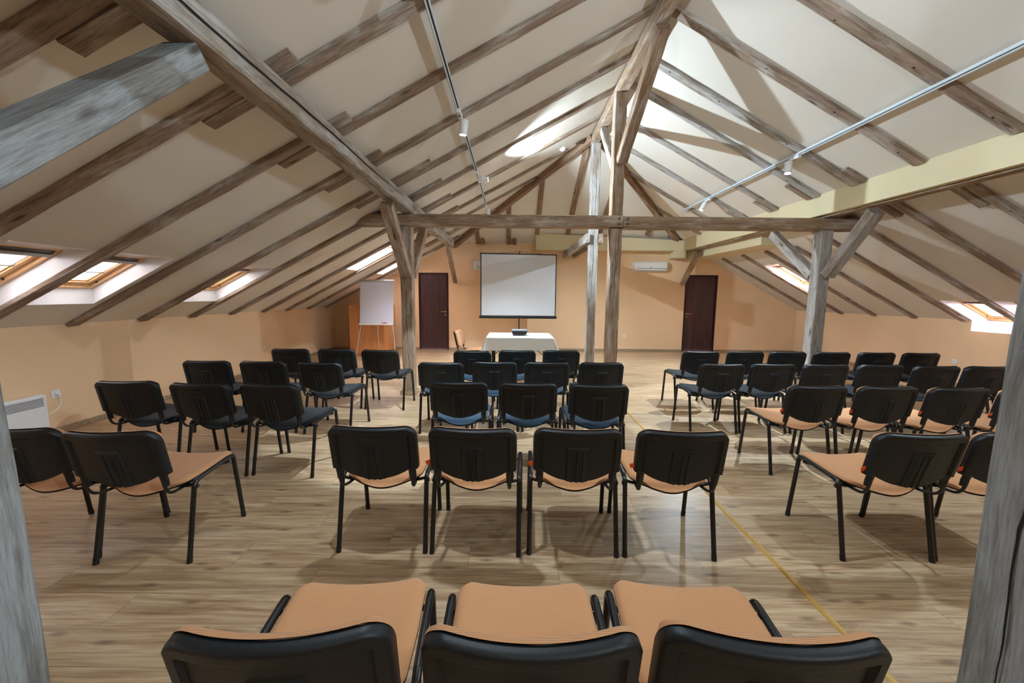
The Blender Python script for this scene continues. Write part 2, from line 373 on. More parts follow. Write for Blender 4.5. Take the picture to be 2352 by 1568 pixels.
# skylight openings: y0,y1,x bottom, x top, blind, (side)
WL = [(2.74, 3.33, -4.335, -3.45, 1, .55), (3.50, 4.07, -4.335, -3.45, 1, .62), (5.17, 5.76, -4.335, -3.45, 0, 0.04), (7.57, 8.17, -3.21, -2.32, 0, 0), (9.19, 9.80, -3.205, -2.30, 1, 1),
      (0.28, 0.88, -4.335, -3.45, 0, 0), (-1.9, -1.3, -4.335, -3.45, 0, 0)]  # openings on this line are out of view, added to let in more daylight
WR = [(8.45, 9.03, 6.655, 5.616, 1, 1), (5.84, 6.435, 7.55, 6.965, 1, 1), (5.10, 5.715, 7.55, 6.965, 1, 1), (2.6, 3.2, 7.55, 6.965, 0, 0), (0.3, 0.9, 7.55, 6.965, 0, 0)]  # last two openings are unseen, added only for extra daylight

def grid_plane(xs, ys, z, holes):
    V = []; Fc = []; ix = {}
    def vid(x, y):
        if (x, y) not in ix: ix[(x, y)] = len(V); V.append((x, y, z(x)))
        return ix[(x, y)]
    xs = sorted(set(xs)); ys = sorted(set(ys))
    for i in range(len(xs) - 1):
        for j in range(len(ys) - 1):
            cx, cy = (xs[i] + xs[i + 1]) / 2, (ys[j] + ys[j + 1]) / 2
            if any(a < cx < b and c < cy < d for a, b, c, d in holes): continue
            Fc.append((vid(xs[i], ys[j]), vid(xs[i], ys[j + 1]), vid(xs[i + 1], ys[j + 1]), vid(xs[i + 1], ys[j])))
    return V, Fc
bc = B()
hl = [(w[2], w[3], w[0], w[1]) for w in WL]; hr = [(w[3], w[2], w[0], w[1]) for w in WR]
xm = HL
V, Fc = grid_plane([XL, xm] + [a for h in hl for a in h[:2]], [YF, YB] + [a for h in hl for a in h[2:]], zl, hl); bc.add(V, Fc)
bc.add([(xm, YF, zl(xm)), (xm, YB, zl(xm)), (RX, YH, RZ), (RX, YF, RZ)], [(0, 1, 2, 3)])
xm = HR
V, Fc = grid_plane([XR, xm] + [a for h in hr for a in h[:2]], [YF, YB] + [a for h in hr for a in h[2:]], zr, hr); bc.add(V, Fc)
bc.add([(xm, YF, zr(xm)), (xm, YB, zr(xm)), (RX, YH, RZ), (RX, YF, RZ)], [(0, 3, 2, 1)])
bc.add([(HL, YB, ZT), (HR, YB, ZT), (RX, YH, RZ)], [(0, 1, 2)])
ceil = bc.build('ceiling', M_CEIL); ceil['kind'] = 'structure'

struct('floor', [(XL, YF, 0), (XR, YF, 0), (XR, YB, 0), (XL, YB, 0)], [(0, 1, 2, 3)], M_FLOOR)
struct('wall_left', [(XL, YF, 0), (XL, YB, 0), (XL, YB, ZK), (XL, YF, ZK)], [(0, 1, 2, 3)], M_WALL)
ZN = 0.955
V, Fc = [], []
ys = sorted(set([YF, YB] + [a for w in WR[1:] for a in w[:2]]))
for j in range(len(ys) - 1):
    c = (ys[j] + ys[j + 1]) / 2; top = ZN if any(w[0] < c < w[1] for w in WR[1:]) else ZK
    o = len(V); V += [(XR, ys[j], 0), (XR, ys[j + 1], 0), (XR, ys[j + 1], top), (XR, ys[j], top)]; Fc.append((o + 3, o + 2, o + 1, o))
struct('wall_right', V, Fc, M_WALL)
# back wall with two door recesses
DL, DR = (-2.475, -1.69), (4.55, 5.40); DZ = 2.035
outl = [(XL, ZK), (HL, ZT), (HR, ZT), (XR, ZK)]
V = []; Fc = []
def topz(x): return zl(x) if x < HL else (zr(x) if x > HR else ZT)
xs = [XL, DL[0], DL[1], HL, HR, DR[0], DR[1], XR]
xs = sorted(set(xs))
for i in range(len(xs) - 1):
    a, b_ = xs[i], xs[i + 1]; c = (a + b_) / 2; z0 = DZ if (DL[0] < c < DL[1] or DR[0] < c < DR[1]) else 0
    o = len(V); V += [(a, YB, z0), (b_, YB, z0), (b_, YB, topz(b_)), (a, YB, topz(a))]; Fc.append((o + 3, o + 2, o + 1, o))
struct('wall_back', V, Fc, M_WALL)
struct('wall_front', [(XL, YF, 0), (XR, YF, 0), (XR, YF, ZK), (RX, YF, RZ), (XL, YF, ZK)], [(0, 1, 2, 3, 4)], M_WALL)
# soffits (drywall boxes)
b = B()
def prism(bb, x0, x1, y0, y1, z0, zf):
    V = [(x0, y0, z0), (x1, y0, z0), (x1, y1, z0), (x0, y1, z0), (x0, y0, zf(x0)), (x1, y0, zf(x1)), (x1, y1, zf(x1)), (x0, y1, zf(x0))]
    bb.add(V, [(0, 3, 2, 1), (4, 5, 6, 7), (0, 1, 5, 4), (1, 2, 6, 5), (2, 3, 7, 6), (3, 0, 4, 7)])
prism(b, 4.275, 4.345, YF + .01, 10.05, 2.615, lambda x: zr(x) - 0.001)
YS = 10.06
V = [(0.58, YS, 2.615), (4.345, YS, 2.615), (4.345, YB - .002, 2.615), (0.58, YB - .002, 2.615), (0.58, YS, ZT + (YB - YS) * SH - .001), (4.345, YS, min(zr(4.345), ZT + (YB - YS) * SH) - .001), (4.345, YB - .002, ZT - .001), (0.58, YB - .002, ZT - .001)]
b.add(V, [(0, 3, 2, 1), (4, 5, 6, 7), (0, 1, 5, 4), (1, 2, 6, 5), (2, 3, 7, 6), (3, 0, 4, 7)])
b.box(4.07, 4.36, 10.06, YB - .002, 2.44, 2.614)
so = b.build('trim_1', M_SOFF); so['kind'] = 'structure'
b = B(); x1 = XR - (2.43 - ZK) / SR
V = [(4.55, 7.35, 2.43), (x1, 7.35, 2.43), (4.55, 7.35, zr(4.55) - .001), (4.55, YB - .002, 2.43), (x1, YB - .002, 2.43), (4.55, YB - .002, zr(4.55) - .001)]
b.add(V, [(0, 1, 2), (3, 5, 4), (0, 3, 4, 1), (0, 2, 5, 3), (1, 4, 5, 2)])
so = b.build('trim_2', M_SOFF); so['kind'] = 'structure'
# baseboards
def baseb(name, x0, x1, y0, y1): 
    b = B(); b.box(x0, x1, y0, y1, 0.0, 0.062, bev=0.004); o = b.build(name, M_BASE); o['kind'] = 'structure'; return o
baseb('baseboard_left', XL, XL + .014, YF, YB - .014); baseb('baseboard_right', XR - .014, XR, YF, YB - .014)
baseb('baseboard_back', XL, DL[0] - .0, YB - .014, YB); baseb('baseboard_back.001', DL[1], DR[0], YB - .014, YB); baseb('baseboard_back.002', DR[1], XR, YB - .014, YB)

# ------------------------------------------------------------------ doors
def door(name, x0, x1, handle_side):
    r = B(); t = .035
    r.box(x0 - .001, x0 + t, YB - .012, YB + .10, 0, DZ, bev=.004); r.box(x1 - t, x1 + .001, YB - .012, YB + .10, 0, DZ, bev=.004); r.box(x0 + t, x1 - t, YB - .012, YB + .10, DZ - t, DZ + .001, bev=.004)
    fr = r.build(name, M_DFR); fr['kind'] = 'structure'
    l = B(); l.box(x0 + t, x1 - t, YB + .035, YB + .075, -.02, DZ - t); l.build('door_leaf', M_DOOR, fr)
    hx = x1 - t - .055 if handle_side > 0 else x0 + t + .055
    h = B(); z = 1.02; d = -handle_side
    h.tube([(hx, YB + .035, z), (hx, YB + .025, z)], .026, n=18, up=(1, 0, 0)); h.tube(bez([(hx, YB + .03, z), (hx, YB - .015, z), (hx + d * .115, YB - .018, z - .004)], 5, .018), .009, n=10, up=(0, 0, 1))
    h.build('door_handle', M_BRASS, fr, 40)
    k = B(); k.tube([(hx, YB + .035, z - .085), (hx, YB + .026, z - .085)], .023, n=18); k.tube([(hx, YB + .0262, z - .085), (hx, YB + .024, z - .085)], .007, n=10, mi=1); k.build('key_rosette', [M_BRASS, M_BLACK], fr, 40)
door('door_1', *DL, 1); door('door_2', *DR, -1)

# ------------------------------------------------------------------ skylights
wcount = 0
def skylight(w, side, cut_knee=False):
    global wcount; wcount += 1
    y0, y1, xb, xt, blind, cover = w; s = SL if side == 1 else SR; zf = zl if side == 1 else zr; O = .15
    # outer line: top reveal runs level, bottom reveal drops plumb
    xt2 = xt - side * (O / s) * 1.0; 
    xb2 = xb; zb2 = zf(xb) + O; zt2 = zf(xt)
    xt2 = xt - side * O / s
    if cut_knee: xb2 = 7.83; zb2 = zf(7.83) + O
    zb1 = ZN if cut_knee else zf(xb)
    lin_ = B(); A0, A1, A2, A3 = (xb, zb1), (xt, zf(xt)), (xt2, zt2), (xb2, zb2)
    def q(a, b_, ya, yb): return [(a[0], ya, a[1]), (b_[0], ya, b_[1]), (b_[0], yb, b_[1]), (a[0], yb, a[1])]
    lin_.add(q(A1, A2, y0, y1), [(0, 1, 2, 3)]); lin_.add(q(A0, A3, y0, y1), [(0, 1, 2, 3)])
    for y in (y0, y1):
        pts = [A0, A1, A2, A3] if not cut_knee else [A0, (XR, ZK), A1, A2, A3]
        lin_.add([(p[0], y, p[1]) for p in pts], [tuple(range(len(pts)))])
    root = lin_.build('window_%d' % wcount, M_LIN); root['kind'] = 'structure'
    # frame in the outer plane: local u up the slope, v along the room, n outward
    pb, pt = Vector((A3[0], 0, A3[1])), Vector((A2[0], 0, A2[1])); u = (pt - pb); LU = u.length; u.normalize(); n = Vector((-u.z, 0, u.x)); n = n if n.z > 0 else -n
    vv = Vector((0, 1, 0)); M = Matrix(((u.x, 0, n.x, pb.x), (u.y, 1, n.y, y0), (u.z, 0, n.z, pb.z), (0, 0, 0, 1))); WY = y1 - y0
    def ring(bb, m, t, z0, z1, mi=0):
        bb.box(m, LU - m, m, m + t, z0, z1, mi, bev=.003); bb.box(m, LU - m, WY - m - t, WY - m, z0, z1, mi, bev=.003)
        bb.box(m, m + t, m + t, WY - m - t, z0, z1, mi, bev=.003); bb.box(LU - m - t, LU - m, m + t, WY - m - t, z0, z1, mi, bev=.003)
    def put(bb, name, mat, par):
        o = bb.build(name, mat, par); o.matrix_world = M; return o
    f = B(); ring(f, -.004, .034, 0, .075); fo = put(f, 'window_frame', M_PINE, root)
    s_ = B(); ring(s_, .031, .05, .03, .085); ring(s_, .081, .012, .045, .085); so_ = put(s_, 'window_sash', M_PINE, root)
    bt = B()
    for yy in (.002, WY - .002):
        sg = 1 if yy < .1 else -1; P = M
        bt.tube([(LU * .17, yy + .03 * sg, .02), (LU * .17, yy + .036 * sg, .02)], .011, n=14, up=(1, 0, 0))
    put(bt, 'frame_bolt', M_DKBAR, root)
    g = B(); g.box(.085, LU - .085, .085, WY - .085, .062, .066); put(g, 'window_pane', M_GLASS, root)
    if cover > 0.01 or blind:
        c = max(cover, .15) if cover < 1 else 1; L0 = LU - .10; L1 = L0 - (LU - .20) * c; nb = max(4, int((L0 - L1) / .022)); bl = B(); V = []; Fc = []
        for i in range(nb * 2 + 1):
            uu_ = L0 + (L1 - L0) * i / (nb * 2); nz = .052 - (.012 if i % 2 else 0)
            V += [(uu_, .086, nz), (uu_, WY - .086, nz)]
        for i in range(nb * 2): Fc.append((2 * i, 2 * i + 1, 2 * i + 3, 2 * i + 2))
        bl.add(V, Fc); put(bl, 'pleated_blind', M_BLIND, root)
        e = B(); e.box(L1 - .012, L1, .084, WY - .084, .034, .054, bev=.002); put(e, 'blind_bar', M_VENT, root)
    if side == 1 and wcount <= 2:
        v = B(); v.box(LU - .125, LU - .075, .03, WY - .03, -.012, .03, 0, bev=.004); v.box(LU - .07, LU - .03, .05, WY - .05, -.002, .03, 1, bev=.004)
        put(v, 'ventilation_bar', [M_VENT, M_DKBAR], root)
    elif wcount == 3 or side == -1:
        v = B(); v.box(LU - .11, LU - .075, .04, WY - .04, .0, .03, 0, bev=.004); put(v, 'ventilation_bar', M_VENT, root)
    ctr = M @ Vector((LU / 2, WY / 2, .22))
    area('daylight', ctr, -n, LU, WY, DAY * {1: .72, 2: .72, 3: .72, 4: 6.0, 5: 4.0, 8: 6.5, 9: 1.6, 10: 1.6}.get(wcount, 1.0), (1.0, .86, .88) if side < 0 or wcount == 5 else (1.0, .95, .98))
for w in WL: skylight(w, 1)
skylight(WR[0], -1)
for w in WR[1:]: skylight(w, -1, True)

# ------------------------------------------------------------------ timber frame
nL = Vector((-SL, 0, 1)).normalized(); nR = Vector((SR, 0, 1)).normalized()
T = .04; RW = .115
def onL(x, y, d): return Vector((x, y, zl(x))) - nL * d
def onR(x, y, d): return Vector((x, y, zr(x))) - nR * d
ordn = ['first', 'second', 'third', 'fourth', 'fifth', 'sixth', 'seventh', 'eighth', 'ninth', 'tenth', 'eleventh', 'twelfth', 'thirteenth', 'fourteenth']
YLow = [9.94, 9.10, 8.25, 7.46, 6.62, 5.80, 5.01, 4.20, 3.38, 2.57, 1.77, .95, .13]
for i, y in enumerate(YLow):
    xe = -1.35 if y < 4.5 else -1.02
    if y > 9.5: xe = -1.35
    if y > 9: xe = min(xe, HL + (YB - y) * 1.02 - .1)
    beam('rafter', onL(XL + .015, y, T / 2), onL(xe, y, T / 2), RW, T, nL, MR, 'lower left rafter ending at the low wall, %s from the back wall' % ordn[i], 'rafter', 'lower rafters on the left slope', jit=.006)
YUp = [y + .125 for y in YLow]
HX = lambda y: HL + (YB - y) * (RX - HL) / (YB - YH)
for i, y in enumerate(YUp):
    x0 = -2.0; x1 = min(1.41, HX(y) - .09)
    if x1 - x0 < .35: continue
    beam('rafter', onL(x0, y, T / 2), onL(x1, y, T / 2), RW, T, nL, MR, 'upper left rafter rising to the ridge, %s from the back wall' % ordn[i], 'rafter', 'upper rafters on the left slope', jit=.006)
YRu = [9.15, 8.25, 7.36, 6.56, 5.71, 5.09, 4.31, 3.50, 2.70, 1.88, 1.06, .25]
HXr = lambda y: HR + (YB - y) * (RX - HR) / (YB - YH)
for i, y in enumerate(YRu):
    x0 = max(1.56, HXr(y) + .09)
    if 4.27 - x0 < .3: continue
    beam('rafter', onR(x0, y, T / 2), onR(4.272, y, T / 2), RW, T, nR, MW if 5 < y < 8 else MR, 'upper right rafter from ridge to cream box, %s from the back wall' % ordn[i], 'rafter', 'upper rafters on the right slope', jit=.006, holes=4)
for j, (y, x) in enumerate([(4.98, 4.02), (5.84, 3.93), (6.68, 3.99), (7.48, 3.99)]):
    beam('rafter_block', onR(x, y, T / 2), onR(4.272, y, T / 2), .10, T, nR, MR, 'short rafter offcut beside the upper right rafter, %s from the camera' % ordn[j], 'wood block', 'rafter offcuts above the cream box')
YRl = [9.80, 8.97, 8.16, 7.34, 6.53, 5.775, 5.0, 4.2, 3.38, 2.5, 1.7, .95, .1]
for i, y in enumerate(YRl):
    x0 = 5.17 if y > 7.3 else 4.54
    beam('rafter', onR(x0, y, T / 2), onR(XR - .015, y, T / 2), RW * .9, T, nR, MR, 'lower right rafter ending at the low wall, %s from the back wall' % ordn[i], 'rafter', 'lower rafters on the right slope', jit=.006, holes=3)
for j, (y, x) in enumerate([(5.17, 4.95), (4.33, 5.05), (5.95, 4.9)]):
    beam('rafter_block', onR(4.54, y + .0, T / 2), onR(x, y, T / 2), .10, T, nR, MR, 'short rafter offcut under the right purlin, %s' % ['middle one', 'nearest the camera', 'beside the tie beam end'][j], 'wood block', 'rafter offcuts under the right purlin')
# hip rafters and jack rafters
nH = Vector((0, SH, 1)).normalized()
beam('hip_rafter', (1.43, YH + .04, RZ - .10), (HL + .02, YB - .03, ZT - .085), .12, .13, (0, 0, 1), MH, 'brown left hip rafter running from the ridge end down to the back wall corner', 'rafter')
beam('hip_rafter', (1.56, YH + .04, RZ - .10), (HR - .02, YB - .03, ZT - .085), .12, .13, (0, 0, 1), MH, 'brown right hip rafter running from the ridge end down behind the cream box', 'rafter')
jk = [(-.90, 'leftmost'), (-.10, 'second from the left'), (.60, 'third from the left'), (1.37, 'fourth from the left'), (2.15, 'just right of the rear ridge post'), (2.75, 'sixth from the left'), (3.35, 'next to the rightmost'), (3.95, 'rightmost')]
for x, nm in jk:
    y1 = YB - (x - HL) * (YB - YH) / (RX - HL) if x < RX else YB - (HR - x) * (YB - YH) / (HR - RX)
    y1 += .07; zz = lambda y: ZT + (YB - y) * SH
    if x == 2.75: continue
    ye = YB - .01 if x < .58 else YS - .005
    if ye - y1 < .08: ye = y1 + .1
    beam('jack_rafter', Vector((x, ye, zz(ye))) - nH * .03, Vector((x, y1, zz(y1))) - nH * .03, .11, .055, nH, MH, 'short brown jack rafter on the end slope, %s' % nm, 'rafter', 'jack rafters on the end slope')
for x, nm in ((-.77, 'left'), (.045, 'right')):
    beam('rafter_block', Vector((x, YB - .01, ZT)) - nH * .03, Vector((x, YB - .18, ZT + .17 * SH)) - nH * .03, .10, .055, nH, MH, 'small brown block at the foot of the end slope above the screen, %s one' % nm, 'wood block', 'blocks at the foot of the end slope')

# purlins, ridge, posts, tie beams, braces
beam('purlin', (-1.475, -3.3, 2.675), (-1.475, 9.47, 2.675), .18, .165, (0, 0, 1), MP, 'long whitewashed purlin under the left slope with an open lengthwise crack', 'beam', crack=[(-1, .30, .66, .018, .0085), ('b', .50, .73, -.02, .003)], jit=.006)
beam('purlin', (4.437, -3.3, 2.672), (4.437, 9.95, 2.672), .165, .16, (0, 0, 1), MB, 'long brown purlin beside the cream box on the right slope', 'beam')
beam('ridge_beam', (RX, -3.3, 4.29), (RX, 7.62, 4.29), .15, .135, (0, 0, 1), MB, 'grey brown ridge beam running under the roof peak', 'beam', jit=.005)
YT0, YT1 = 5.62, 5.84
def tie(x0, x1, y, z, c0, c1, lab, mat, **k): return beam('tie_beam', (x0, y, z), (x1, y, z), .22, .158, (0, 0, 1), mat, lab, 'beam', 'tie beams', cut0=c0, cut1=c1, **k)
tie(-2.18, 1.535, 5.73, 2.51, .30, 0, 'left half of the brown tie beam across the room above the screen', MB, jit=.005)
tie(1.54, 4.98, 5.73, 2.50, 0, .29, 'right half of the brown tie beam from bolted joint to right slope', MB, jit=.004)
for bx in (1.48, 1.60):
    for bz, q in ((2.47, 'lower'), (2.545, 'upper')):
        b = B(); b.tube([(bx, 5.619, bz), (bx, 5.609, bz)], .017, n=14); b.tube([(bx, 5.609, bz), (bx, 5.598, bz)], .010, n=6)
        tag(b.build('bolt', M_DKBAR, None, 40), '%s %s steel bolt at the tie beam joint' % (q, 'left' if bx < 1.5 else 'right'), 'bolt', 'bolts at the tie beam joint')
def post(x, y, z1, w, d, mat, lab, z0=0, **k): return beam('post', (x, y, z0), (x, y, z1), w, d, (0, 1, 0), mat, lab, 'post', **k)
post(-1.52, 5.745, 2.428, .17, .17, MB, 'grey brown wooden post standing left of the dark left door', crack=[('b', .1, .6, .01, .0025)], jit=.005)
post(1.458, 5.745, 2.418, .165, .17, MB, 'wooden middle post under the bolted tie beam joint, right one of the close pair', crack=[('b', .3, .95, -.01, .0025)], jit=.005)
post(1.458, 5.745, 4.22, .165, .16, MB, 'upper wooden post standing on the tie beam joint and reaching the ridge', z0=2.592)
post(1.505, 7.54, 4.22, .165, .16, MW, 'whitewashed tall post further back reaching the ridge end, left of the close pair', crack=[('b', .35, .98, 0, .003)])
post(4.43, 5.735, 2.418, .18, .16, MW, 'pale whitewashed post near the right wall carrying two braces', jit=.006)
beam('post', (-1.495, .99, 0), (-1.54, .99, 2.425), .18, .19, (0, 1, 0), MG, 'grey close-up post at the left edge of the picture', 'post', jit=.008)
post(1.465, .985, 4.2, .20, .19, MG, 'rough grey cracked post close up at the right edge of the picture', crack=[(-1, 0.06, .45, -.01, .004), (1, 0.06, .45, -.01, .004)], jit=.008)
beam('tie_beam', (-2.18, .97, 2.51), (1.365, .97, 2.51), .2, .158, (0, 0, 1), MB, 'near tie beam above the camera joined to the two close posts', 'beam', 'tie beams')
# trim at the foot of the left post
b = B()
for (a0, a1, c0, c1) in ((-1.64, -1.40, 5.635, 5.655), (-1.64, -1.40, 5.835, 5.855), (-1.64, -1.62, 5.655, 5.835), (-1.42, -1.40, 5.655, 5.835)): b.box(a0, a1, c0, c1, 0, .062, bev=.003)
tag(b.build('post_base_trim', M_BASE), 'light oak skirting collar around the foot of the post left of the door', 'skirting')
# braces
def brace(p, q, w, mat, lab, h=.13, up=None): return beam('brace', p, q, w, h, up or (0, .7, .7), mat, lab, 'brace', 'diagonal braces', jit=.003)
brace((-1.50, 5.60, 1.76), (-1.50, 4.80, 2.53), .15, MB, 'diagonal brace leaning from the left post forward up to the left purlin')
brace((-1.50, 5.90, 1.76), (-1.50, 6.72, 2.53), .13, MB, 'diagonal brace leaning from the left post back up to the left purlin', up=(0, -.7, .7))
brace((-1.505, 1.075, 1.775), (-1.505, 1.94, 2.55), .16, MG, 'thick pale grey brace at the upper left corner joining the left purlin', .112)
brace((-1.50, 10.36, 1.80), (-1.50, 9.30, 2.535), .10, MB, 'slim brace from the back wall beside the left door up to the purlin end', .10)
brace((4.44, 5.60, 1.79), (4.44, 4.95, 2.535), .15, MW, 'pale brace leaning from the right post forward up to the right purlin')
brace((4.44, 5.87, 1.80), (4.44, 6.85, 2.535), .13, MW, 'pale brace leaning from the right post back up to the right purlin', up=(0, -.7, .7))
brace((4.44, 10.36, 1.80), (4.44, 9.52, 2.535), .11, MB, 'slim brace from the back wall at the right door up to the purlin', .10)
brace((1.475, 5.60, 3.31), (1.50, 4.30, 4.18), .14, MH, 'brown brace leaning from the upper post forward up to the ridge beam')
brace((1.45, 5.88, 3.31), (1.47, 6.80, 4.17), .10, MW, 'white brace leaning from the upper post back up to the ridge beam', .11, up=(0, -.7, .7))
# twin clamp beams behind the rear post
beam('clamp_beam', (1.385, 7.40, 2.53), (1.36, 10.42, 2.515), .075, .165, (0, 0, 1), MW, 'left one of the twin clamp beams running from the rear post to the back wall', 'beam', 'twin clamp beams')
beam('clamp_beam', (1.628, 7.40, 2.53), (1.60, 10.42, 2.515), .075, .165, (0, 0, 1), MB, 'right one of the twin clamp beams running from the rear post to the back wall', 'beam', 'twin clamp beams')

# ------------------------------------------------------------------ track lights
def onPl(side, x, d):
    return zl(x) - d if side == 1 else zr(x) - d
def track(x, y0, y1, side, lab):
    d = .05; c = onPl(side, x, 0); nrm = nL if side == 1 else nR
    M = Matrix.Translation(Vector((x, 0, c)) - nrm * (T + .003)) @ Matrix(((nrm.z, 0, nrm.x, 0), (0, 1, 0, 0), (-nrm.x, 0, nrm.z, 0), (0, 0, 0, 1)))
    r = empty('light_track', (0, 0, 0)); tag(r, lab, 'track light rail', 'light tracks')
    b = B(); b.box(-.018, -.007, y0, y1, -.03, -.001, bev=.001); b.box(.007, .018, y0, y1, -.03, -.001, bev=.001); b.box(-.018, .018, y0, y1, -.004, 0)
    o = b.build('rail', M_TRK, r); o.matrix_world = M
    b = B(); b.box(-.0065, .0065, y0 + .002, y1 - .002, -.014, -.006); o = b.build('conductor_slot', M_SLOT, r); o.matrix_world = M
    return M
MLT = track(-.575, -2.6, 8.36, 1, 'left white light track with dark slot hung under the left slope')
MRT = track(3.56, -2.6, 8.45, -1, 'right white light track with dark slot hung under the right slope')
def spot(M, y, aim, lab, side=0.0, watts=None, angle=95, lit=True, blend=.35):
    """adapter on the rail, stem, tilting head with lamp"""
    base = M @ Vector((0, y, -.03)); r = empty('track_spotlight', base); r.scale = (1.2, 1.2, 1.2); tag(r, lab, 'spotlight', 'track spotlights')
    b = B(); b.box(-.018, .018, -.07, .07, -.032, .0, bev=.004); b.box(-.004, .004, -.02, .02, -.0335, -.031, 1); b.build('track_adapter', [M_WHITE, M_SLOT], r)
    hp = Vector((side, .045, -.075)); b = B(); b.tube([(0, .045, -.03), (0, .045, -.05), hp], .008, n=10); b.build('stem', M_WHITE, r, 40)
    a = Vector(aim).normalized(); c0 = hp - a * .03; c1 = hp + a * .085
    b = B(); pts = [c0 - a * .002, c0, c0 + (c1 - c0) * .3, c0 + (c1 - c0) * .31, c1]; b.tube(pts, [.022, .036, .037, .038, .033], n=28, up=a.orthogonal()); h = b.build('lamp_head', M_WHITE, r, 40)
    b = B(); b.tube([c1 + a * .0005, c1 + a * .0012], .027, n=24, up=a.orthogonal()); b.build('lamp_face', M_LED if lit else M_WHITE, h)
    if lit:
        l = bpy.data.lights.new('spot_lamp', 'SPOT'); l.energy = watts or SPOT; l.spot_size = math.radians(angle); l.spot_blend = blend; l.shadow_soft_size = .02 if blend < .85 else .06; l.color = (.68, .86, 1.0)
        o = bpy.data.objects.new('spot_lamp', l); COL.objects.link(o); o.parent = h; o.location = c1 + a * .012; o.rotation_euler = a.to_track_quat('-Z', 'Y').to_euler()
spot(MLT, 4.12, (-.10, .12, -1), 'lit white spotlight pointing down from the left track, nearest visible one', .03, watts=SPOT * .9, angle=64, blend=.15)
spot(MLT, 6.05, (1, .05, .06), 'white spotlight pointing sideways to the right on the left track', .05, watts=SPOT * 1.0, angle=110)
spot(MLT, 8.22, (.12, -.1, -1), 'small white spotlight at the far end of the left track', .02, watts=SPOT * .9, angle=105, blend=.8)
spot(MRT, 5.15, (-.10, -.1, -1), 'lit white spotlight pointing down from the right track, nearest visible one', -.03, watts=SPOT * .9, angle=64, blend=.15)
spot(MRT, 7.35, (-.55, .05, -1), 'white spotlight tilted towards the camera on the right track behind the tie beam', -.03, watts=SPOT * .95, angle=135, blend=.8)
spot(MLT, 1.2, (.9, .35, .06), 'white spotlight above the camera on the left track', .03, watts=SPOT * .5, angle=120, blend=.9)
spot(MRT, 1.6, (-.9, .42, .02), 'white spotlight above the camera on the right track', -.03, watts=SPOT * .38, angle=120, blend=.9)
spot(MLT, -1.2, (1, .15, .12), 'added unseen fill spotlight on the left track behind the camera', .03, watts=SPOT * .9, angle=130, blend=.9)  # added head out of view, bounces soft fill off the ceiling
spot(MLT, 2.2, (.3, .12, -1), 'added unseen fill spotlight pointing down from the left track above the camera view', .03, watts=SPOT * .36, angle=125, blend=.9)  # added head hidden above the frame, brightens the foreground floor and seats
spot(MRT, 2.5, (-.35, .05, -1), 'added unseen fill spotlight pointing down from the right track above the camera view', -.03, watts=SPOT * .30, angle=125, blend=.9)  # matching added head above the frame, more downward fill for the foreground
spot(MRT, -1.4, (-1, .15, .12), 'added unseen fill spotlight on the right track behind the camera', -.03, watts=SPOT * .9, angle=130, blend=.9)  # unseen head added for ceiling bounce from behind the camera
# smoke detector
b = B(); c = onL(.83, 7.2, .055); M = Matrix.Translation(c) @ nL.to_track_quat('Z', 'Y').to_matrix().to_4x4()
b.tube([M @ Vector((0, 0, .005)), M @ Vector((0, 0, -.02)), M @ Vector((0, 0, -.03))], [.055, .055, .045], n=28, up=(0, 1, 0)); b.tube([M @ Vector((0, 0, -.03)), M @ Vector((0, 0, -.045))], [.034, .03], n=24, up=(0, 1, 0))
tag(b.build('smoke_detector', M_WHITE, None, 40), 'small round white smoke detector on the left slope near the ridge', 'smoke detector')

# ------------------------------------------------------------------ chairs
def back_shape(W, zt, zs, zc, rtop, ins=0.0):
    """outline mapping: s in -1..1, t in 0..1 -> (x, z)"""
    def f(s, t):
        W2 = W - ins; x = s * W2; ax_ = abs(x); r = rtop - ins
        top = zt - ins
        if ax_ > W2 - r: d = ax_ - (W2 - r); top = zt - ins - r + math.sqrt(max(0, r * r - d * d))
        k = min(1, ax_ / (W2 * .80)); bot = zs + (zc - zs) * (1 - k ** 2.2) + ins
        rb = .012
        if ax_ > W2 - rb: d = ax_ - (W2 - rb); bot += rb - math.sqrt(max(0, rb * rb - d * d))
        return x, bot + (top - bot) * t, top, bot
    return f
def sgrid(n, k=1.6):
    out = []
    for i in range(n + 1):
        u = 2 * i / n - 1; out.append(math.copysign(1 - (1 - abs(u)) ** k, u))
    return out
HALF = .236
def back_y(x, z):
    """y of the rear skin mid-surface: leans back, hollow towards the sitter"""
    t = (z - .45) / .33
    return -.252 - .068 * t - .050 * (1 - (x / HALF) ** 2) * (0.55 + .45 * t) + .013
